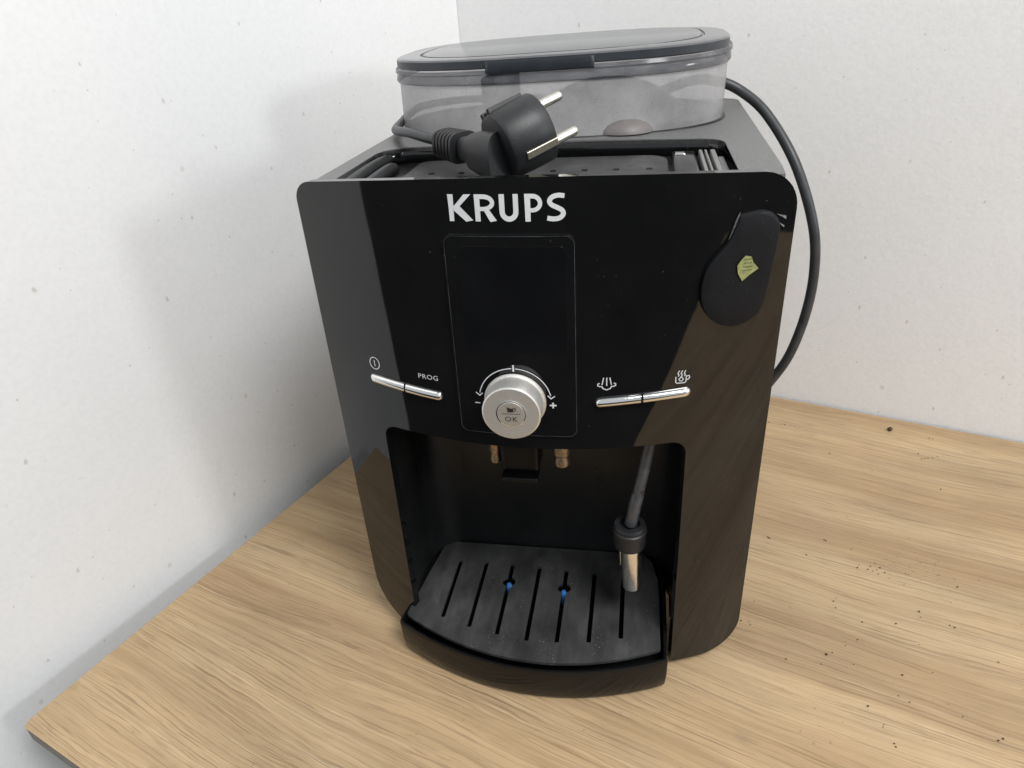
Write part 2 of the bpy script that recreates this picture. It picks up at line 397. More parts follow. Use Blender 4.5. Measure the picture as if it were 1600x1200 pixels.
# the desk: origin at its left back corner, local x along the back wall
desk = empty('desk', (KC.x, KC.y, 0), 'light oak desk top in the wall corner under the coffee machine', 'desk')
desk.rotation_euler = (0, 0, -ANG)
def loc2(p): d = Vector((p[0], p[1], 0))-KC; return (d.dot(nn), d.dot(dd))
outl = [(0, 0), loc2((FL.x, FL.y)), loc2((.135, -.277)), loc2((.72, -.84)), (1.30, loc2((.72, -.84))[1]+.05), (1.30, 0)]
bm = fill2d([rpoly(outl, [0, .006, .02, .02, .02, 0], 5)], .0110)
for v in bm.verts: v.co.z -= .0058
o = frombm('desk_top', bm, M['wood'], desk); o.data.materials.append(M['edge'])
for pg in o.data.polygons:
    if abs(pg.normal.z) < .5: pg.material_index = 1
bevel(o, .0006, 2)
box('gap_shade_board', (.002, -.585, -.749), (.020, -.012, -.0118), M['edge'], desk, .001)  # unseen board, added to darken the gap between desk and wall
for q in ((.12, -.12), (1.2, -.12), (.12, -.50), (1.2, -.7)):
    box('desk_leg', (q[0]-.025, q[1]-.025, -.749), (q[0]+.025, q[1]+.025, -.012), M['side'], desk, .003)

# ================================================================== COFFEE MACHINE
mac = empty('coffee_machine', (0, .12, 0), 'black bean to cup coffee machine with round silver knob, standing on the oak desk', 'coffee machine')
mac_off = Vector((0, .12, 0))
_link = link
def reparent(o):
    o.matrix_parent_inverse = Matrix.Translation(-mac_off); return o
def P(o): return reparent(o)

def ys(x, z): return -(.033-.011*z/.317)*(1-(x/.125)**2)
XL, XR = -.1252, .1252
def corner(x, xe, r, sgn):
    """height lost at distance from a rounded corner"""
    d = abs(x-xe)
    if d >= r: return 0
    return r-math.sqrt(max(0, r*r-(r-d)**2))
def ztop(x): return .3172+.0048*(1-(x/.125)**2) - corner(x, XL, .0095, 1) - corner(x, XR, .017, -1)
def zbot(x): return .0035 + corner(x, XL, .034, 1)*1.15 + corner(x, XR, .026, -1)
CL, CR = -.0935, .0818
def zcut(x): return .1752 + .0022*((x+.006)/.088)**2 - corner(x, CL, .0085, 1) - corner(x, CR, .0085, -1)
def geo_cols(a, b, r0, r1, step=.0025):
    xs = set()
    n = 10
    for i in range(n+1):
        t = 1-math.cos(math.pi/2*i/n); xs.add(round(a+r0*t, 6)); xs.add(round(b-r1*t, 6))
    x = a+r0
    k = max(1, int((b-r1-x)/step))
    for i in range(k+1): xs.add(round(x+(b-r1-x)*i/k, 6))
    return sorted(xs)
def panel_piece(bm, xs, lo, hi, nz):
    vs = []
    for x in xs:
        a, b = lo(x), hi(x); colm = []
        for k in range(nz+1):
            z = a+(b-a)*k/nz; colm.append(bm.verts.new((x, ys(x, z), z)))
        vs.append(colm)
    for i in range(len(vs)-1):
        for k in range(nz): bm.faces.new((vs[i][k], vs[i+1][k], vs[i+1][k+1], vs[i][k+1]))
ZS = .20
bm = bmesh.new()
xs_all = sorted(set(geo_cols(XL, CL, .0095, .0001)) | set(geo_cols(CL, CR, .0085, .0085)) | set(geo_cols(CR, XR, .0001, .017)) | {round(XL+.034*(1-math.cos(math.pi/2*i/12)), 6) for i in range(12)} | {round(XR-.026*(1-math.cos(math.pi/2*i/12)), 6) for i in range(12)})
panel_piece(bm, xs_all, lambda x: ZS, ztop, 10)
mid = [x for x in xs_all if CL-1e-7 <= x <= CR+1e-7]
panel_piece(bm, mid, zcut, lambda x: ZS, 4)
zj = zcut(round(CL, 6)); zk = zcut(round(CR, 6))
panel_piece(bm, [x for x in xs_all if x <= CL+1e-7], zbot, lambda x: zj, 9)
panel_piece(bm, [x for x in xs_all if x >= CR-1e-7], zbot, lambda x: zk, 9)
panel_piece(bm, [x for x in xs_all if x <= CL+1e-7], lambda x: zj, lambda x: ZS, 4)
panel_piece(bm, [x for x in xs_all if x >= CR-1e-7], lambda x: zk, lambda x: ZS, 4)
# weld columns beside the cut-out where the side pieces start
bmesh.ops.remove_doubles(bm, verts=bm.verts, dist=1e-6)
# the cut-out jambs have different row heights from the centre; they only share the ZS row
bmesh.ops.recalc_face_normals(bm, faces=bm.faces)
if sum(f.normal.y for f in bm.faces) > 0: bmesh.ops.reverse_faces(bm, faces=bm.faces)
me = bpy.data.meshes.new('front_panel'); bm.to_mesh(me); bm.free()
pan = P(link('front_panel', me, M['gloss'], mac, 0))
sd = pan.modifiers.new('solid', 'SOLIDIFY'); sd.thickness = .0055; sd.offset = -1; sd.use_even_offset = False
bevel(pan, .0014, 4, 60)

# body: side and back skin
bm = bmesh.new()
plan = [(-.1185, -.0005), (-.1195, .235)] + rpoly([(-.1195, .2), (-.118, .2625), (.122, .2625), (.1185, .1)], [.0, .014, .014, 0], 6)[1:-1] + [(.120, .235), (.1185, -.0005)]
rings(bm, [[(x-math.copysign(q, x), y+q*(.5 if y < .1 else -.5), z) for x, y in plan] for z, q in ((.004, .036), (.012, .022), (.025, .011), (.048, .001), (.060, 0), (.312, 0))], close=False)
o = P(frombm('body_shell', bm, M['side'], mac, 50)); sd = o.modifiers.new('solid', 'SOLIDIFY'); sd.thickness = .003; sd.offset = 0
# top cover with the cup recess cut in it
front = [(x, ys(x, .315)+.0062) for x in [.119-.238*i/24 for i in range(25)]]
outer = rpoly([(-.1205, .2635), (.1225, .2635)], 0)
outer = [(-.1200, .25)] + rpoly([(-.12, .2), (-.12, .2640), (.1245, .2640), (.1200, .1)], [0, .014, .014, 0], 6)[1:-1] + [(.1202, .02)] + front
def yfr(x): return ys(x, .315)+.0100
rec = rpoly([(-.1075, yfr(-.1075)), (-.1085, .0975), (.02, .1010), (.0990, .0960), (.099, yfr(.099))], [.003, .020, .0, .014, .003], 7)
# bow the front side of the recess after the panel
frontrec = [(x, yfr(x)) for x in [.093-.194*i/20 for i in range(21)]]
rec = [q for q in rec if q[1] > .012] ; rec = rec + [(.099, .0)] + frontrec + [(-.1075, .0)]
bm = fill2d([outer, rec], .003)
for v in bm.verts: v.co.z += .3155-.0015+.0004*math.cos(v.co.x*20)
o = P(frombm('top_cover', bm, M['top'], mac, 30)); bevel(o, .0008, 2)
bm = bmesh.new()
vs = rings(bm, [[(x, y, z) for x, y in rec] for z in (.3148, .3050)])
bmesh.ops.contextual_create(bm, geom=[])
bm2 = fill2d([rec], .0008)
o = P(frombm('recess_wall', bm, M['gloss'], mac, 30)); sd = o.modifiers.new('solid', 'SOLIDIFY'); sd.thickness = .0012; sd.offset = 1
for v in bm2.verts: v.co.z += .3051
P(frombm('recess_floor', bm2, M['satin'], mac, 30))
# cup shelf plate with drain holes
pl_out = rpoly([(-.0825, -.003), (.0672, -.003), (.0672, .0915), (-.0825, .0915)], [.002, .004, .013, .008], 6)
holes = []
for hx in (-.0670, -.0493, -.0316, -.0139, .0038, .0215, .0391, .0570):
    holes.append(rpoly([(hx-.0018, .0530), (hx+.0018, .0530), (hx+.0018, .0580), (hx-.0018, .0580)], .0008, 3))
bm = fill2d([pl_out]+holes, .0022)
for v in bm.verts: v.co.z += .3066
o = P(frombm('cup_shelf', bm, M['plate'], mac, 30)); bevel(o, .0005, 2)
for x0, y1, zz in ((-.1045, .088, .3095), (-.0955, .074, .3075)):
    P(tube('shelf_rib', [(x0+.001, -.004, zz), (x0+.0006, .03, zz+.001), (x0, .06, zz+.001), (x0-.0005, y1-.004, zz), (x0-.0005, y1, zz-.0006)], lambda t: .0038 if t < .9 else .0038*math.sqrt(max(.02, 1-((t-.9)/.1)**2)), M['rubber'], mac))
P(box('latch_block', (.0693, .010, .3056), (.0832, .0865, .3108), M['gloss'], mac, .002))
P(box('chrome_latch', (.0712, .074, .3106), (.0770, .0800, .3116), M['chrome'], mac, .0006))
for x0, wd in ((.0848, .0020), (.0880, .0014), (.0912, .0028)):
    P(box('grey_rib', (x0, .010, .3056), (x0+wd, .0860, .3112), M['greyrib'], mac, .0006))
P(box('rear_step', (.0946, .030, .3056), (.0980, .0740, .3095), M['greyrib'], mac, .0006))

# ---- marks that lie on the curved front
LAY = [0]
def on_panel(bm, off=.00035):
    for v in bm.verts: x, z, h = v.co.x, v.co.y, v.co.z; v.co = Vector((x, ys(x, z)-off-h, z))
def ribbon(bm, pts, wd, off):
    P2 = [Vector(p) for p in pts]; L = []; n = len(P2)
    for i, q in enumerate(P2):
        a = P2[max(i-1, 0)]; b = P2[min(i+1, n-1)]; d = (b-a).normalized(); nrm = Vector((-d.y, d.x))
        # miter
        if 0 < i < n-1:
            d1 = (q-a).normalized(); d2 = (b-q).normalized(); c = max(.45, d1.dot((d1+d2).normalized())); k = wd/2/c
        else: k = wd/2
        L.append((q+nrm*k, q-nrm*k))
    vs = [[bm.verts.new((p.x, p.y, 0)) for p in l] for l in L]
    for i in range(n-1): bm.faces.new((vs[i][0], vs[i][1], vs[i+1][1], vs[i+1][0]))
    return vs
def icon(name, strokes, wd, mat=None, polys=()):
    bm = bmesh.new(); k = 0
    for s in strokes:
        sw = wd
        if isinstance(s, tuple) and isinstance(s[0], (int, float)): sw, s = s
        vs = ribbon(bm, s, sw, 0)
        for r in vs:
            for v in r: v.co.z = k*.00002
        k += 1
    for pg in polys:
        f = bm.faces.new([bm.verts.new((a, b, k*.00002)) for a, b in pg]); k += 1
    on_panel(bm, .0004)
    me = bpy.data.meshes.new(name); bm.to_mesh(me); bm.free()
    return P(link(name, me, mat or M['printw'], mac, 0, False))
def arc(cx, cy, r, a0, a1, n=20, ry=None):
    ry = ry or r
    return [(cx+r*math.cos(math.radians(a0+(a1-a0)*i/n)), cy+ry*math.sin(math.radians(a0+(a1-a0)*i/n))) for i in range(n+1)]
def text_mesh(txt, bold=0.0, thick=.0, space=1.0):
    cu = bpy.data.curves.new('t', 'FONT'); cu.body = txt; cu.offset = bold; cu.extrude = thick; cu.space_character = space
    cu.resolution_u = 6
    o = bpy.data.objects.new('t', cu); COL.objects.link(o)
    dg = bpy.context.evaluated_depsgraph_get(); dg.update()
    me = bpy.data.meshes.new_from_object(o.evaluated_get(dg)); bpy.data.objects.remove(o); bpy.data.curves.remove(cu)
    bm = bmesh.new(); bm.from_mesh(me); bpy.data.meshes.remove(me)
    xs = [v.co.x for v in bm.verts]; yy = [v.co.y for v in bm.verts]
    x0, x1, y0, y1 = min(xs), max(xs), min(yy), max(yy)
    for v in bm.verts: v.co.x = (v.co.x-x0)/(x1-x0); v.co.y = (v.co.y-y0)/(y1-y0)
    return bm
# logo letters, one part each
def stroke_poly(a, b, w0, w1=None):
    w1 = w1 or w0; a = Vector(a); b = Vector(b); d = (b-a).normalized(); n = Vector((-d.y, d.x))
    return [a+n*w0/2, a-n*w0/2, b-n*w1/2, b+n*w1/2]
def letter(ch, x0, wd, z0=.3018, h=.0128):
    # unit design 0..1 high, stem about .2
    st = .21; bm = bmesh.new(); lay = 0
    asp = wd/h
    def poly(pts):
        nonlocal lay
        vs = [bm.verts.new((x0+p[0]*h, z0+p[1]*h, lay*.00003)) for p in pts]; bm.faces.new(vs); lay += 1
    def rib(pts, w0, w1=None):
        nonlocal lay
        P2 = [Vector(p) for p in pts]; n = len(P2); prev = None
        for i, q in enumerate(P2):
            a = P2[max(i-1, 0)]; b = P2[min(i+1, n-1)]; d = (b-a).normalized(); nr = Vector((-d.y, d.x))
            ww = w0+((w1 or w0)-w0)*i/(n-1); cur = [bm.verts.new((x0+e.x*h, z0+e.y*h, lay*.00003)) for e in (q+nr*ww/2, q-nr*ww/2)]
            if prev: bm.faces.new((prev[0], prev[1], cur[1], cur[0]))
            prev = cur
        lay += 1
    W = asp
    if ch == 'K':
        poly([(0.02, 0), (st-.01, 0), (st, .5), (st+.01, 1), (0, 1), (.02, .5)])
        poly([(st*.8, .50), (st*.8+.12, .40), (W-.02, 1.0), (W-.29, 1.0)])
        poly([(st*.95, .58), (st*.9+.03, .40), (W-.26, -.01), (W+.02, 0.04), (st*1.9, .62)])
    if ch == 'R':
        poly([(0.01, 0), (st-.005, 0), (st, .5), (st, 1), (0, 1)])
        rib([(st*.5, .915), (W*.42, .915)] + [(W*.42+(W*.44)*math.sin(t), .69+.225*math.cos(t)) for t in [math.pi*i/12 for i in range(1, 12)]] + [(W*.42, .465), (st*.5, .465)], .17, .15)
        poly([(W*.36, .52), (W*.62, .52), (W+.03, .03), (W-.22, -.02)])
    if ch == 'U':
        cx = W/2; r = W/2-st/2
        rib([(st/2, 1), (st/2, .4)] + [(cx-r*math.cos(t), .36-.27*math.sin(t)) for t in [math.pi*i/14 for i in range(1, 14)]] + [(W-st/2, .4), (W-st/2, 1)], .20, .19)
    if ch == 'P':
        poly([(0.01, -.01), (st-.005, -.01), (st, .5), (st, 1), (0, 1)])
        rib([(st*.5, .915), (W*.45, .915)] + [(W*.45+(W*.43)*math.sin(t), .66+.255*math.cos(t)) for t in [math.pi*i/12 for i in range(1, 12)]] + [(W*.45, .405), (st*.5, .405)], .17, .15)
    if ch == 'S':
        pts = [(W*.93, .90), (W*.62, .925), (W*.32, .87), (W*.16, .73), (W*.27, .59), (W*.55, .49), (W*.80, .38), (W*.85, .24), (W*.66, .11), (W*.35, .075), (W*.03, .11)]
        pts = [tuple(v)[:2] for v in smooth_path([(a, b, 0) for a, b in pts], 5)]
        rib(pts, .17, .18)
    on_panel(bm, .0004)
    me = bpy.data.meshes.new('logo_letter'); bm.to_mesh(me); bm.free()
    return P(link('logo_letter', me, M['logo'], mac, 0, False))
for ch, a, b in (('K', -.0374, -.0255), ('R', -.0242, -.0140), ('U', -.0122, -.0029), ('P', -.0000, .0083), ('S', .0102, .0193)):
    letter(ch, a, b-a)

# display: a thin raised tile that follows the front
def tile(name, x0, x1, z0, z1, r, h, mat, off=0.0, step=.0035):
    bm = bmesh.new(); xs = sorted(set(geo_cols(x0, x1, r, r, step)))
    def lo(x): return z0+corner(x, x0, r, 1)+corner(x, x1, r, 1)
    def hi(x): return z1-corner(x, x0, r, 1)-corner(x, x1, r, 1)
    panel_piece(bm, xs, lo, hi, 8)
    bmesh.ops.remove_doubles(bm, verts=bm.verts, dist=1e-7)
    for v in bm.verts: v.co.y -= off
    bmesh.ops.recalc_face_normals(bm, faces=bm.faces)
    if sum(f.normal.y for f in bm.faces) > 0: bmesh.ops.reverse_faces(bm, faces=bm.faces)
    me = bpy.data.meshes.new(name); bm.to_mesh(me); bm.free()
    o = P(link(name, me, mat, mac, 0)); sd = o.modifiers.new('s', 'SOLIDIFY'); sd.thickness = h; sd.offset = 1
    bevel(o, min(.0007, h*.45), 3, 50); return o
tile('display_panel', -.0418, .0236, .1840, .2955, .0045, .0014, M['gloss'], .0001)
tile('display_glass', -.0345, .0190, .2335, .2900, .0035, .0002, M['glass'], .00162)

def rrect(x0, x1, z0, z1, r):
    return rpoly([(x0, z0), (x1, z0), (x1, z1), (x0, z1)], r, 6)
def dense(lp, st_=.003):
    out = []
    for i, p in enumerate(lp):
        q = lp[(i+1) % len(lp)]; n = max(1, int(math.dist(p, q)/st_))
        for k in range(n): out.append((p[0]+(q[0]-p[0])*k/n, p[1]+(q[1]-p[1])*k/n))
    return out+[out[0]]
o = icon('display_edge_shine', [dense(rrect(-.0412, .0230, .1846, .2949, .0042))], .00028, M['edge_shine'])  # bevel highlight of the display tile, painted as a thin grey ribbon
for v in o.data.vertices: v.co.y -= .00125
# chrome buttons in dark slots
def bar(name, x0, x1, zc, ra, rb, hp, mat, round0, round1, off=0):
    """a capsule bar along x following the front; ra half height, hp proudness"""
    bm = bmesh.new(); rs = []; n = 22; L = x1-x0
    for i in range(n+1):
        t = i/n
        t = (1-math.cos(math.pi*t))/2
        x = x0+L*t; e = ra*1.0; s = 1
        if round0 and x-x0 < e: s = min(s, math.sqrt(max(.0, 1-((e-(x-x0))/e)**2)))
        if round1 and x1-x < e: s = min(s, math.sqrt(max(.0, 1-((e-(x1-x))/e)**2)))
        if not round0 and t == 0: s = .93
        if not round1 and t == 1: s = .93
        s = max(s, .05); z = zc(x); y = ys(x, z)-off
        rs.append([(x, y+.0008-(hp+.0008)*s*max(0, math.sin(a))**.8 if math.sin(a) > 0 else y+.0008, z+ra*s*math.cos(a)) for a in [2*math.pi*k/20 for k in range(20)]])
    rings(bm, rs, cap0=True, cap1=True)
    return P(frombm(name, bm, mat, mac, 40))
zl = lambda x: .2036+(.2086-.2036)*((-.0512-x)/.0456)**1.25 if x < -.0512 else .2036
zr = lambda x: .2046+(x-.0326)/.0493*.0037
bar('button_slot', -.0984, -.0500, zl, .0037, 0, .0003, M['satin'], True, True)
bar('button', -.0970, -.0747, zl, .0028, 0, .0027, M['chrome'], True, False)
bar('button', -.0738, -.0513, zl, .0028, 0, .0027, M['chrome'], False, True)
bar('button_slot', .0311, .0838, zr, .0037, 0, .0003, M['satin'], True, True)
bar('button', .0325, .0566, zr, .0028, 0, .0030, M['chrome'], True, False)
bar('button', .0576, .0822, zr, .0028, 0, .0030, M['chrome'], False, True)

# printed signs
icon('power_icon', [arc(-.0925, .2181, .0031, 0, 360, 28, .0037), [(-.0925, .2162), (-.0925, .2200)]], .0006)
bm = text_mesh('PROG', .004, 0, 1.12)
for v in bm.verts: v.co = Vector((-.0650+v.co.x*.0118,   .2135+v.co.y*.0029, 0))
for v in bm.verts: v.co.y += -(v.co.x+.065)*.03
on_panel(bm, .0004); me = bpy.data.meshes.new('print'); bm.to_mesh(me); bm.free(); P(link('printed_word', me, M['printw'], mac, 0, False))
kx, kz = -.0097, .2056
def onD(o):   # marks on the raised display tile sit a little further out
    for v in o.data.vertices: v.co.y -= .0016
    return o
onD(icon('dial_arc', [arc(kx, kz, .0197, 93, 168, 24, .0195), arc(kx, kz, .0197, 87, 12, 24, .0195)], .0005))
onD(icon('dial_tick', [[(kx, kz+.0178), (kx, kz+.0216)]], .0009))
for sx in (-1, 1):
    ax, az = kx+sx*.0196, kz+.0028
    onD(icon('arrow_head', [[(ax-.0019, az+.0014), (ax-.0002*sx, az-.0004), (ax+.0019, az+.0012)]], .0006))
onD(icon('minus_sign', [[(-.0322, .2033), (-.0292, .2033)]], .0006))
onD(icon('plus_sign', [[(.0089, .2040), (.0125, .2040)], [(.0107, .2023), (.0107, .2057)]], .0009))
sx0, sz0 = .0386, .2160
icon('steam_icon', [[(sx0-.0016, sz0+.0034), (sx0-.0024, sz0-.0008)], [(sx0, sz0+.0034), (sx0, sz0-.0014)], [(sx0+.0016, sz0+.0034), (sx0+.0024, sz0-.0008)],
     smooth2 if False else [(sx0-.0036, sz0+.0002), (sx0-.0046, sz0-.0002), (sx0-.0046, sz0-.0012), (sx0-.0034, sz0-.0018), (sx0-.0026, sz0-.0016), (sx0-.0018, sz0-.0030), (sx0, sz0-.0037), (sx0+.0018, sz0-.0030), (sx0+.0026, sz0-.0016), (sx0+.0034, sz0-.0018), (sx0+.0046, sz0-.0012), (sx0+.0046, sz0-.0002), (sx0+.0036, sz0+.0002)]], .0006)
cx0, cz0 = .0766, .2166
def wig(x): return [(x, cz0+.0010), (x+.0004, cz0+.0018), (x-.0002, cz0+.0028), (x+.0002, cz0+.0038), (x+.0006, cz0+.0044)]
icon('cup_icon', [wig(cx0-.0016), wig(cx0), wig(cx0+.0016),
     [(cx0-.0028, cz0+.0010), (cx0-.0027, cz0-.0022), (cx0-.0021, cz0-.0028), (cx0+.0019, cz0-.0028), (cx0+.0025, cz0-.0022), (cx0+.0026, cz0+.0014)],
     [(cx0+.0026, cz0+.0010), (cx0+.0040, cz0+.0012), (cx0+.0043, cz0+.0002), (cx0+.0038, cz0-.0008), (cx0+.0027, cz0-.0012)],
     [(cx0, cz0+.0010), (cx0-.0011, cz0-.0006), (cx0-.0006, cz0-.0016), (cx0+.0006, cz0-.0016), (cx0+.0011, cz0-.0006), (cx0, cz0+.0010)]], .00055)

# knob
ky0 = ys(kx, kz)-.0016; KY = -.0405
prof = [(.0168, 0), (.0168, .0006), (.0157, .0008), (.0157, ky0-KY-.0012), (.01545, ky0-KY-.0004), (.0148, ky0-KY)]
prof += [(.0078, ky0-KY-.0000), (.0075, ky0-KY-.0006)]
knob = P(lathe('knob', prof, (kx, ky0, kz), (0, -1, 0), M['knob'], mac, 72))
kd = lathe('knob_button', [(.0073, -.0010), (.0073, .0001), (.0070, .00035), (.0035, .00035)], (kx, KY, kz), (0, -1, 0), M['knobface'], knob, 64)
kr = lathe('knob_ring', [(.00785, -.0002), (.00785, .00025), (.0074, .00035), (.0074, -.0002)], (kx, KY, kz), (0, -1, 0), M['chrome'], knob, 64, cap=False)
def flat_mark(name, bm, yy, par, mat):
    for v in bm.verts: x, z, h = v.co.x, v.co.y, v.co.z; v.co = Vector((x, yy-h, z))
    me = bpy.data.meshes.new(name); bm.to_mesh(me); bm.free(); return link(name, me, mat, par, 0, False)
bm = bmesh.new(); yy = KY-.00045
bm.faces.new([bm.verts.new((kx+a*.001, kz+b*.001, 0)) for a, b in ((-2.1, 4.3), (-1.7, 1.3), (1.2, 1.3), (1.5, 4.0), (1.5, 3.2), (-1.6, 3.1), (-2.1, 4.3))[:5]])
vs = ribbon(bm, [(kx+a*.001, kz+b*.001) for a, b in ((1.3, 3.7), (2.3, 3.8), (2.6, 3.0), (2.2, 2.1), (1.3, 2.0))], .0004, 0)
for r in vs:
    for v in r: v.co.z = .00003
flat_mark('cup_mark', bm, yy, kd, M['dark'])
bm = bmesh.new(); ribbon(bm, [(kx-.0050, kz+.0003), (kx+.0050, kz+.0003)], .0003, 0); flat_mark('bar_mark', bm, yy, kd, M['dark'])
bm = text_mesh('OK', .0, 0, 1.15)
for v in bm.verts: v.co = Vector((kx-.0032+v.co.x*.0066, kz-.0043+v.co.y*.0029, 0))
flat_mark('ok_mark', bm, yy, kd, M['dark'])
for k_ in (knob, ): pass

# rounded matte dark shape, slightly proud, near the right edge, with a torn label on it
shape_outl = [(.0990, .3000), (.0965, .2925), (.0935, .2865), (.0880, .2800), (.0845, .2735), (.0832, .2650), (.0843, .2570), (.0880, .2500), (.0940, .2455), (.1005, .2440), (.1070, .2455), (.1125, .2500), (.1150, .2570), (.1160, .2660), (.1170, .2770), (.1180, .2870), (.1170, .2960), (.1100, .3010)]
shape_outl = [tuple(v)[:2] for v in smooth_path([(a, b, 0) for a, b in shape_outl+[shape_outl[0]]], 4)][:-1]
bm = bmesh.new()
HC = .0030
def cring(s, h): 
    c = Vector((.1015, .268)); return [(c.x+(x-c.x)*s, ys(c.x+(x-c.x)*s, c.y+(z-c.y)*s)-h, c.y+(z-c.y)*s) for x, z in shape_outl]
rings(bm, [cring(1.0, -.001), cring(1.0, HC-.0012), cring(.985, HC-.0003), cring(.955, HC), cring(.7, HC+.0001), cring(.4, HC+.0002), cring(.12, HC+.0003)], cap1=True)
P(frombm('rounded_dark_shape', bm, M['blob'], mac, 40))
stk = [(.1040, .2832), (.1068, .2825), (.1080, .2795), (.1108, .2762), (.1070, .2735), (.1035, .2705), (.1012, .2745), (.1005, .2785), (.1022, .2812)]
stk = [(x-.0012, z-.0022) for x, z in stk]
bm = bmesh.new(); bm.faces.new([bm.verts.new((x, z, 0)) for x, z in stk]); bmesh.ops.triangulate(bm, faces=bm.faces)
on_panel(bm, HC+.0011)
lab = P(frombm('torn_label', bm, M['stick'], mac, 0, False)); lab['label'] = 'torn yellow green paper label'
bm = bmesh.new()
random.seed(3)
for r in range(4):
    zz = .2788-.0018*r
    xx = .1022
    while xx < .1064:
        L_ = random.uniform(.0004, .0011); f = bm.faces.new([bm.verts.new(q) for q in ((xx, zz, 0), (xx+L_, zz+.0001, 0), (xx+L_, zz+.0006, 0), (xx, zz+.0005, 0))]); xx += L_+.0004
on_panel(bm, HC+.00125)
me = bpy.data.meshes.new('print_lines'); bm.to_mesh(me); bm.free(); P(link('label_print', me, M['ink'], mac, 0, False))['kind'] = 'stuff'

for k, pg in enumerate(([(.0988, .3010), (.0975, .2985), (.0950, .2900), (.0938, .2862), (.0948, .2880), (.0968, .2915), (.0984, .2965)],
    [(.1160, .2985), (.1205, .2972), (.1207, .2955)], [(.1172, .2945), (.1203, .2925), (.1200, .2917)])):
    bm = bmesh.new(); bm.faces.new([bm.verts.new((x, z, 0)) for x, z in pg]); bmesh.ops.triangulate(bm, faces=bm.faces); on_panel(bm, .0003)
    P(frombm('painted_glint', bm, M['painted_glint'], mac, 0, False))  # an edge highlight and two glints, painted as pale slivers

# alcove behind the cut-out
def alc(z):
    k = (.1770-z)/.177
    fr = ys(CL, z)+.0045; fr2 = ys(CR, z)+.0045
    pts = [(CL-.0018, fr+.0012), (CL-.0018, .014), (CL-.0012, .022)]
    pts += [(CL-.0012+.026*(1-math.cos(t)), .030+.026*math.sin(t)) for t in [math.pi/2*i/9 for i in range(10)]]
    pts += [(CR+.0012-.022*(1-math.cos(t)), .034+.022*math.sin(t)) for t in [math.pi/2*(9-i)/9 for i in range(10)]]
    pts += [(CR+.0012, .022), (CR+.0018, .014), (CR+.0018, fr2+.0012)]
    return [(x, y, z) for x, y in pts]
bm = bmesh.new(); rs = [alc(z) for z in (.002, .05, .10, .15, .185)]
rings(bm, rs, close=False); bm.faces.new([bm.verts.new(q) for q in alc(.1835)])
P(frombm('alcove', bm, M['satin'], mac, 40))

# spout block and nozzles
P(box('spout_block', (-.0262, -.004, .1405), (-.0025, .016, .185), M['deep'], mac, .003))
P(box('spout_foot', (-.0255, -.0090, .1365), (-.0030, .004, .1400), M['deep'], mac, .0012))
P(box('spout_carriage', (-.036, .004, .158), (.018, .02, .184), M['deep'], mac, .003))
for nx, r in ((-.0302, .0034), (.0108, .0050)):
    P(lathe('nozzle', [(r*.7, 0), (r*.98, .0012), (r, .004), (r*.86, .0062), (r*.86, .0075), (r*1.05, .009), (r*1.05, .022)], (nx, .002, .1440), (0, 0, 1), M['brass'], mac, 32))

# steam wand
wand = [(.0530+(z-.1065)*.160, -.005+.0*z, z) for z in (.178, .160, .142, .124, .1065)]
P(tube('wand_pipe', wand, .0035, M['greytube'], mac, 18))
P(lathe('wand_sleeve', [(.0037, 0), (.0039, .001), (.0039, .0235), (.0036, .0245)], (.0529, -.005, .1070), Vector((.0042, 0, .0262)), M['greytube'], mac, 28))
P(tube('wand_vent', [(.0590, -.0088, .1345), (.0590, -.0080, .1345)], .0008, M['dark'], mac, 10, 0))
P(lathe('wand_collar', [(.0066, 0), (.0094, .0006), (.0099, .0020), (.0100, .0110), (.0105, .0116), (.0105, .0134), (.0098, .0140), (.0096, .0150), (.0099, .0158), (.0092, .0176), (.0062, .0176), (.0058, .0150)], (.0527, -.005, .0900), (-.01, 0, 1), M['rubber'], mac, 40))
P(lathe('wand_nozzle', [(.0050, 0), (.0060, .0003), (.0062, .0012), (.0061, .036), (.0061, .0372)], (.0549, -.005, .0555), (-.03, 0, 1), M['steel'], mac, 40))
P(tube('wand_rod', [(.0466, -.002, .0935), (.0470, -.002, .080), (.0474, -.002, .0700)], .0006, M['chrome'], mac, 8))
P(tube('wand_rod', [(.0490, .000, .0935), (.0489, .000, .080)], .0005, M['chrome'], mac, 8))

# drip tray
def bow(x0, y0, x1, y1, xm, ym, n=22):
    """circle-like bow through three points as a parabola"""
    out = []
    for i in range(n+1):
        t = i/n; a = (1-t)*(1-2*t); tm = .53
        x = x0+(x1-x0)*t
        # lagrange in x
        y = y0*((x-xm)*(x-x1))/((x0-xm)*(x0-x1))+ym*((x-x0)*(x-x1))/((xm-x0)*(xm-x1))+y1*((x-x0)*(x-xm))/((x1-x0)*(x1-xm))
        out.append((x, y))
    return out
ZT = .0268
shell_front = bow(-.1015, -.0275, .0787, -.0378, .0067, -.0557)
sh = rpoly([(-.0925, .054), (-.0975, -.010)] + [shell_front[0]], [0, 0, 0]) 
shell = [(-.0925, .0555), (-.0965, .0)] + rpoly([(-.0965, 0), shell_front[0], shell_front[2], shell_front[3]], [0, .0045, 0, 0], 5)[1:-1] + shell_front[3:-1] + rpoly([shell_front[-2], shell_front[-1], (.0785, -.01)], [0, .0015, 0], 3)[1:-1] + [(.0785, -.005), (.0785, .020), (.0745, .0550)]
inner = [(x*.955-.0006, y) for x, y in shell]
plate_front = bow(-.0972, -.0215, .0741, -.0308, .0018, -.0492)
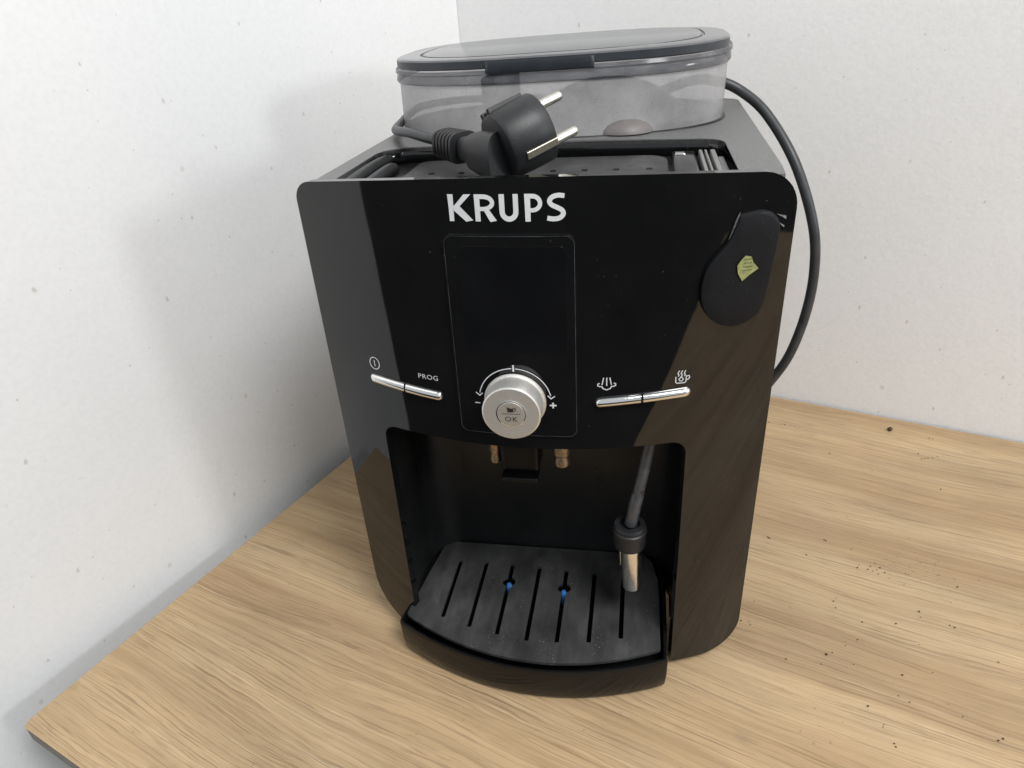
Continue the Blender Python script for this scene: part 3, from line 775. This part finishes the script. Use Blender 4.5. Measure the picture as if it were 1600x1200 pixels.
plate = [(-.0872, .0535), (-.0872-.005, .020)] + rpoly([(-.092, .02), plate_front[0], plate_front[2]], [0, .003, 0], 4)[1:-1] + plate_front[1:-1] + rpoly([plate_front[-2], plate_front[-1], (.0738, .011)], [0, .002, 0], 4)[1:-1] + [(.0738, .011)] + [(.0730, .030), (.0690, .047), (.0627, .0550)]
dt = P(empty('drip_tray', (0, 0, 0))); dt.parent = mac; dt.location = (0, -.12, 0)
dt.matrix_parent_inverse = Matrix()
bm = bmesh.new()
def offs(lp, s, z): 
    cx, cy = -.010, .01
    return [(cx+(x-cx)*s, cy+(y-cy)*s, z) for x, y in lp]
rings(bm, [offs(shell, .975, .0012), offs(shell, .99, .004), offs(shell, .998, .012), offs(shell, 1.0, ZT-.0022), offs(shell, .998, ZT-.0006), offs(shell, .990, ZT+.0004), offs(shell, .972, ZT+.0002), offs(shell, .964, ZT-.0016), offs(shell, .962, .008)], cap0=True, cap1=True)
frombm('tray_shell', bm, M['gloss_soft'], dt, 50)
slots = []
for i, (x, y1, y0) in enumerate([(-.0718, .0340, -.0208), (-.0519, .0345, -.0270), (-.0321, .0340, -.0309), (-.0119, .0336, -.0337), (.0080, .0325, -.0328), (.0285, .0316, -.0304), (.0489, .0290, -.0248)]):
    hw = .0015; key = {2: .0165, 4: .0148}.get(i); lp = []
    if key is None: lp = rpoly([(x-hw, y0), (x+hw, y0), (x+hw, y1), (x-hw, y1)], .0009, 3)
    else:
        r = .0046; c = key; tt = math.asin(hw/r)
        lp = [(x-hw, y0), (x+hw, y0)] + [(x+r*math.sin(t), c-r*math.cos(t)) for t in [tt+(math.pi-2*tt)*k/12 for k in range(13)]] + [(x+hw, y1), (x-hw, y1)] + [(x-r*math.sin(t), c+r*math.cos(t)) for t in [tt+(math.pi-2*tt)*k/12 for k in range(13)]]
    slots.append(lp)
bm = fill2d([plate]+slots, .0022)
for v in bm.verts: v.co.z += ZT-.0005
o = frombm('tray_grid', bm, M['plate'], dt, 30); bevel(o, .0005, 2)
o['label'] = 'dusty slotted grid with seven slots'
for x, c in ((-.0312, .0128), (.0082, .0102)):
    lathe('float_tip', [(.0002, .004), (.0014, .0035), (.0021, .002), (.0023, 0), (.0023, -.008)][::-1], (x, c, ZT-.0012), (0, 0, 1), M['blue'], dt, 20)['label'] = 'small blue float tip'
bm = bmesh.new()
bm.faces.new([bm.verts.new((x, y, .0100)) for x, y, _ in offs(shell, .95, 0)])
frombm('tray_sump', bm, M['satin'], dt, 0)
for fx, fy in ((-.085, .06), (.085, .06), (-.1, .24), (.1, .24)):
    P(lathe('foot', [(.009, 0), (.010, .001), (.009, .0045)], (fx, fy, .0002), (0, 0, 1), M['rubber'], mac, 20))

# ------------------------------------------------ bean hopper
def se(cx, cy, a, b, n, z, tx=0, ty=0, k=96):
    out = []
    for i in range(k):
        t = 2*math.pi*i/k; c, s = math.cos(t), math.sin(t)
        x = a*math.copysign(abs(c)**(2/n), c); y = b*math.copysign(abs(s)**(2/n), s)
        out.append((cx+x, cy+y, z+tx*x+ty*y))
    return out
def hop(t, grow=0):
    """t 0 base .. 1 top of the container"""
    cx = -.0065+.0005*t; cy = .185+.0145*t; a = .1125+.0008*t+grow; b = .0750+.0035*t+grow; n = 2.25+.65*t; z = .3160+.0350*t
    return se(cx, cy, a, b, n, z, .0105*t, .025*t)
hp_ = P(empty('bean_hopper', (0, 0, 0))); hp_.parent = mac; hp_.location = (0, -.12, 0); hp_.matrix_parent_inverse = Matrix()
bm = bmesh.new()
rings(bm, [hop(0, -.004), hop(.01, .000)] + [hop(t) for t in (.03, .1, .25, .45, .7, .9, .955)] + [hop(.962, .0010)])
frombm('hopper_wall', bm, M['hop'], hp_, 40)
bm = bmesh.new(); rings(bm, [hop(.950, .0002), hop(.965, .0014), hop(1.0, .0020), hop(1.08, .0016), hop(1.12, .0014), hop(1.15, .0024), hop(1.21, .0020)]); frombm('hopper_rim', bm, M['hoprim'], hp_, 40)
bm = bmesh.new(); rings(bm, [hop(-.012, .0018), hop(.008, .0016), hop(.012, .0002)], cap0=True); frombm('hopper_seal', bm, M['satin'], hp_, 40)
bm = bmesh.new()
def hin(t, s): return [(-.006+(x+.006)*s, .186+(y-.186)*s, z) for x, y, z in hop(t)]
rings(bm, [hin(.10, .985), hin(.06, .70), hin(.03, .35)], cap1=True); frombm('hopper_floor', bm, M['satin'], hp_, 30)
box('hopper_divider', (-.052, .136, .319), (-.043, .240, .350), M['satin'], hp_, .002)
lathe('grinder_cover', [(.052, 0), (.048, .008), (.040, .016), (.028, .022), (.014, .026), (.002, .027)], (.028, .178, .3165), (0, 0, 1), M['satin'], hp_, 40)
lathe('inner_dome', [(.0195, 0), (.0190, .002), (.0165, .0050), (.012, .0075), (.006, .0088), (.001, .009)], (.041, .1275, .3165), (0, 0, 1), M['dome'], hp_, 40)
def lidr(s, z, g=0):
    return [(-.006+(x+.006)*s, .2006+(y-.2006)*s, zz) for x, y, zz in se(-.006, .2006, .1134+g, .0803+g, 3.05, z, .0105, .022)]
LZ = .3645
lid_e = empty('hopper_lid'); lid_e.parent = hp_
bm = bmesh.new()
rings(bm, [lidr(1, LZ-.0062, -.001), lidr(1, LZ-.0055), lidr(1, LZ-.0012), lidr(1, LZ-.0003, -.0008), lidr(1, LZ, -.002), lidr(.86, LZ+.0004), lidr(.855, LZ-.0004), lidr(.845, LZ-.0004), lidr(.84, LZ+.0006), lidr(.83, LZ+.0008)], cap0=True, cap1=True)
bpy.data.objects.remove(lid_e)
lid = frombm('hopper_lid', bm, M['lid'], hp_, 32)
lid.data.materials.append(M['lidrim'])
for pgn in lid.data.polygons:
    if abs(pgn.normal.z) < .6: pgn.material_index = 1
# tab on the front of the lid
bm = bmesh.new(); src = se(-.006, .2006, .1146, .0815, 3.05, LZ, .0105, .022, 360)
seg = [q for q in src if q[1] < .16 and -.0450 < q[0] < .0235]
seg.sort(key=lambda q: q[0])
rings(bm, [[(x, y+.001, z-.0020) for x, y, z in seg], [(x, y-.0003, z-.0022) for x, y, z in seg], [(x, y-.0005, z-.0078) for x, y, z in seg], [(x, y+.0004, z-.0090) for x, y, z in seg], [(x, y+.003, z-.0090) for x, y, z in seg]], close=False)
o = frombm('lid_tab', bm, M['lidrim'], hp_, 40); sd = o.modifiers.new('s', 'SOLIDIFY'); sd.thickness = .0010; sd.offset = -1

# ================================================================== POWER CORD
cord = empty('power_cord', (.005, .03, .33), 'black power cord with two pin plug lying on top of the coffee machine', 'power cord')
COFF = Vector(cord.location)
def Q(o): o.matrix_parent_inverse = Matrix.Translation(-COFF); return o
Q(tube('cable', [(.060, .272, .3195), (.090, .2700, .3285), (.1080, .2520, .3290), (.1255, .2480, .3215), (.1440, .2350, .3060), (.1640, .2120, .2750), (.1800, .2000, .2330), (.1862, .2000, .1970), (.1850, .2000, .1600), (.1775, .2020, .1210), (.1640, .2050, .0900), (.148, .212, .055), (.136, .225, .022), (.120, .262, .012), (.06, .272, .010)], .0038, M['cord'], cord, 16, 10))
Q(tube('cable', [(-.03, .272, .3200), (-.09, .268, .3220), (-.1215, .2350, .3225), (-.1225, .200, .3215), (-.1195, .168, .3200), (-.1130, .135, .3205), (-.1030, .112, .3230), (-.0880, .088, .3255), (-.0720, .0700, .3252), (-.059, .060, .3242)], .0029, M['cord'], cord, 14, 10))
# plug
a = Vector((.7667, .5773, .2808)).normalized(); s = Vector((.40, -.1614, -.90)); s = (s-a*s.dot(a)).normalized(); t_ = a.cross(s)   # t_ points away from the camera
C0 = Vector((.0003, .0300, .3350))   # middle of the pin face
def prism(name, prof, shape, mat, origin=C0, n=40, par=cord):
    """rings along the plug axis; shape(theta, k) gives s,t offsets"""
    bm = bmesh.new(); rs = []
    for h, k in prof:
        rs.append([origin + a*h + s*shape(th, k)[0] + t_*shape(th, k)[1] for th in [2*math.pi*i/n for i in range(n)]])
    rings(bm, rs, cap0=True, cap1=True); return Q(frombm(name, bm, mat, par, 32))
def rnd(th, k):
    x, y = .0183*k*math.cos(th), .0183*k*math.sin(th)
    x = max(x, -.0172*k); x = min(x, .0176*k)
    return x, y
prism('plug_head', [(-.0245, .86), (-.0240, .92), (-.022, .97), (-.008, 1.0), (-.0012, 1.0), (0, .97)], rnd, M['rubber'])
for sg in (-1, 1):
    o = C0 + s*(sg*.0095)
    Q(lathe('pin', [(.0024, -.002), (.0024, .0172), (.0020, .0186), (.0012, .0192)], o, a, M['pin'], cord, 24))
# grounding clip strips and top ridge
def slab(name, h0, h1, ang, wd, r0, r1, mat):
    ca, sa = math.cos(ang), math.sin(ang); rad = s*ca+t_*sa; tan = t_*ca-s*sa
    bm = bmesh.new(); vs = []
    for h in (h0, h1):
        for r, q in ((r0, -wd/2), (r1, -wd/2), (r1, wd/2), (r0, wd/2)): vs.append(bm.verts.new(C0+a*h+rad*r+tan*q))
    for f in ((0, 1, 2, 3), (4, 5, 6, 7), (0, 1, 5, 4), (1, 2, 6, 5), (2, 3, 7, 6), (3, 0, 4, 7)): bm.faces.new([vs[i] for i in f])
    o = Q(frombm(name, bm, mat, cord, 30)); bevel(o, .0004, 2); return o
CA = -math.radians(55)
slab('ground_clip', -.0185, -.0002, CA, .0040, .0170, .0189, M['clip'])
slab('ground_clip', -.0185, -.0002, CA+math.pi, .0040, .0170, .0189, M['clip'])
for q, r in ((-.0052, .0186), (0, .0180), (.0052, .0186)):
    bm = bmesh.new(); vs = []
    for h in (-.0235, -.0035):
        for rr, qq in ((.0150, q-.0014), (r, q-.0014), (r, q+.0014), (.0150, q+.0014)): vs.append(bm.verts.new(C0+a*h-s*rr+t_*qq))
    for f in ((0, 1, 2, 3), (4, 5, 6, 7), (0, 1, 5, 4), (1, 2, 6, 5), (2, 3, 7, 6), (3, 0, 4, 7)): bm.faces.new([vs[i] for i in f])
    o = Q(frombm('grip_ridge', bm, M['rubber'], cord, 30)); bevel(o, .0006, 2)
# neck: from the back of the head down to the cable
nk0 = C0 - a*.0235 + s*.0045; nk1 = Vector((-.0430, .0480, .3228)); nk2 = Vector((-.0590, .0600, .3242))
def loft(name, secs, mat, n=24):
    bm = bmesh.new(); rs = []
    for c, d, ru, rv in secs:
        d = Vector(d).normalized(); x = Vector((0, 0, 1)).cross(d).normalized(); y = d.cross(x)
        rs.append([Vector(c)+x*(ru*math.copysign(abs(math.cos(t))**.6, math.cos(t)))+y*(rv*math.copysign(abs(math.sin(t))**.6, math.sin(t))) for t in [2*math.pi*i/n for i in range(n)]])
    rings(bm, rs, cap0=True, cap1=True); return Q(frombm(name, bm, mat, cord, 40))
d1 = (nk0-nk1).normalized()
loft('plug_neck', [(nk1, d1, .0062, .0062), (nk1+d1*.003, d1, .0068, .0068), (nk1+(nk0-nk1)*.38, d1, .0072, .0078), (nk1+(nk0-nk1)*.42, d1, .0100, .0100), (nk1+(nk0-nk1)*.8, d1, .0110, .0125), (nk0+d1*.004, d1, .0110, .0130)], M['rubber'])
d2 = (nk1-nk2).normalized(); L2 = (nk1-nk2).length
for k in range(6):
    c = nk2+d2*(L2*(k+.5)/6*.92); r = .0078+.0008*k/5
    loft('strain_ring', [(c-d2*.0014, d2, r*.80, r*.72), (c-d2*.0009, d2, r*1.15, r), (c+d2*.0009, d2, r*1.15, r), (c+d2*.0014, d2, r*.80, r*.72)], M['rubber'], 20)
loft('strain_core', [(nk2, d2, .0036, .0034), (nk1+d2*.001, d2, .0052, .0050)], M['rubber'])

# ================================================================== COFFEE GROUNDS AND CRUMB
random.seed(11)
bm = bmesh.new()
def grain(x, y, r):
    n0 = len(bm.verts); res = bmesh.ops.create_icosphere(bm, subdivisions=1, radius=r)
    for v in res['verts']: v.co = Vector((x+v.co.x*random.uniform(.7, 1.4), y+v.co.y*random.uniform(.7, 1.4), max(0, r*.5+v.co.z*random.uniform(.5, 1))+.0001))
SP = [(.3100, .0640), (.305, .060), (.318, .067), (.30, .071), (.262, .0150), (.270, .043), (.2465, .0930), (.2205, .0380)]
import itertools
for gx, gy, big in [(0.2358, 0.2392, 0), (0.1882, 0.2903, 7), (0.1896, 0.2892, 0), (0.1992, 0.2869, 0), (0.2028, 0.2866, 0), (0.2081, 0.2852, 0), (0.2125, 0.2838, 0), (0.2169, 0.2829, 0), (0.1631, 0.1143, 0), (0.1622, 0.115, 0), (0.1637, 0.1132, 0), (0.2057, 0.1161, 0), (0.2067, 0.1151, 0), (0.2241, 0.107, 0), (0.2237, 0.0866, 0), (0.2254, 0.0898, 0), (0.2335, 0.0893, 0), (0.2372, 0.0863, 0), (0.2421, 0.0835, 0), (0.2379, 0.0932, 0), (0.24, 0.0883, 0), (0.234, 0.0843, 0), (0.237, 0.0813, 0), (0.2307, 0.0856, 0), (0.2439, 0.0781, 0), (0.2567, 0.0841, 0), (0.2521, 0.0723, 0), (0.2886, 0.0741, 0), (0.2545, 0.0469, 7), (0.2539, 0.0416, 0), (0.1431, 0.0436, 0), (0.1319, 0.0244, 0), (0.1378, 0.0216, 0), (0.137, 0.0241, 0), (0.1839, 0.0014, 9), (0.188, 0.0037, 0), (0.1791, -0.0066, 0), (0.2707, 0.0365, 0), (0.2731, 0.0348, 0), (0.2358, 0.0338, 0), (0.2275, -0.009, 0), (0.2467, -0.0049, 0), (0.2003, -0.0351, 7), (0.2065, -0.0467, 0), (0.2055, -0.0485, 0), (0.2206, -0.0251, 0), (0.2259, -0.029, 0), (0.2535, -0.0353, 0), (0.2675, -0.049, 0), (0.2706, -0.0475, 0), (0.2088, -0.0587, 0), (0.2091, -0.0607, 0), (0.1978, 0.0106, 0), (0.1574, -0.0052, 0), (0.1995, -0.0044, 0), (0.3149, 0.2367, 0), (0.3179, 0.2375, 0), (0.321, 0.2387, 0), (0.3253, 0.2396, 0), (0.33, 0.2416, 0), (0.336, 0.2431, 0), (0.3397, 0.2444, 0), (0.3149, 0.2454, 0), (0.3326, 0.2726, 0), (0.3357, 0.2718, 0), (0.2899, 0.0085, 0), (0.2666, 0.214, 0), (0.3162, 0.1915, 0), (0.1888, 0.0967, 0), (0.1987, 0.05, 0), (0.1989, 0.044, 0), (0.2138, 0.0326, 0), (0.2068, 0.0165, 0), (0.2456, 0.0172, 0)]:
    grain(gx, gy, big*.0001 if big else random.choice((.00035, .0004, .0005, .0006)))
for i in range(34):
    grain(random.gauss(.2700, .013), random.gauss(.0930, .008), random.uniform(.0002, .00035))
for i in range(30):
    grain(random.uniform(.13, .40), random.uniform(-.08, .25), random.uniform(.00018, .00032))
g = frombm('coffee_grounds', bm, M['coffee'], None, 0); g['kind'] = 'stuff'; g['label'] = 'scattered dark coffee grounds on the oak desk right of the machine'; g['category'] = 'coffee grounds'
bm = bmesh.new(); res = bmesh.ops.create_icosphere(bm, subdivisions=2, radius=.0024)
for v in bm.verts: v.co = Vector((v.co.x*random.uniform(.8, 1.2), v.co.y*random.uniform(.8, 1.2), v.co.z*.8))
c = frombm('crumb', bm, M['coffee'], None, 0); c.location = (0.3005, 0.2836, .0021); c['label'] = 'single larger dark brown crumb near the back wall'; c['category'] = 'crumb'
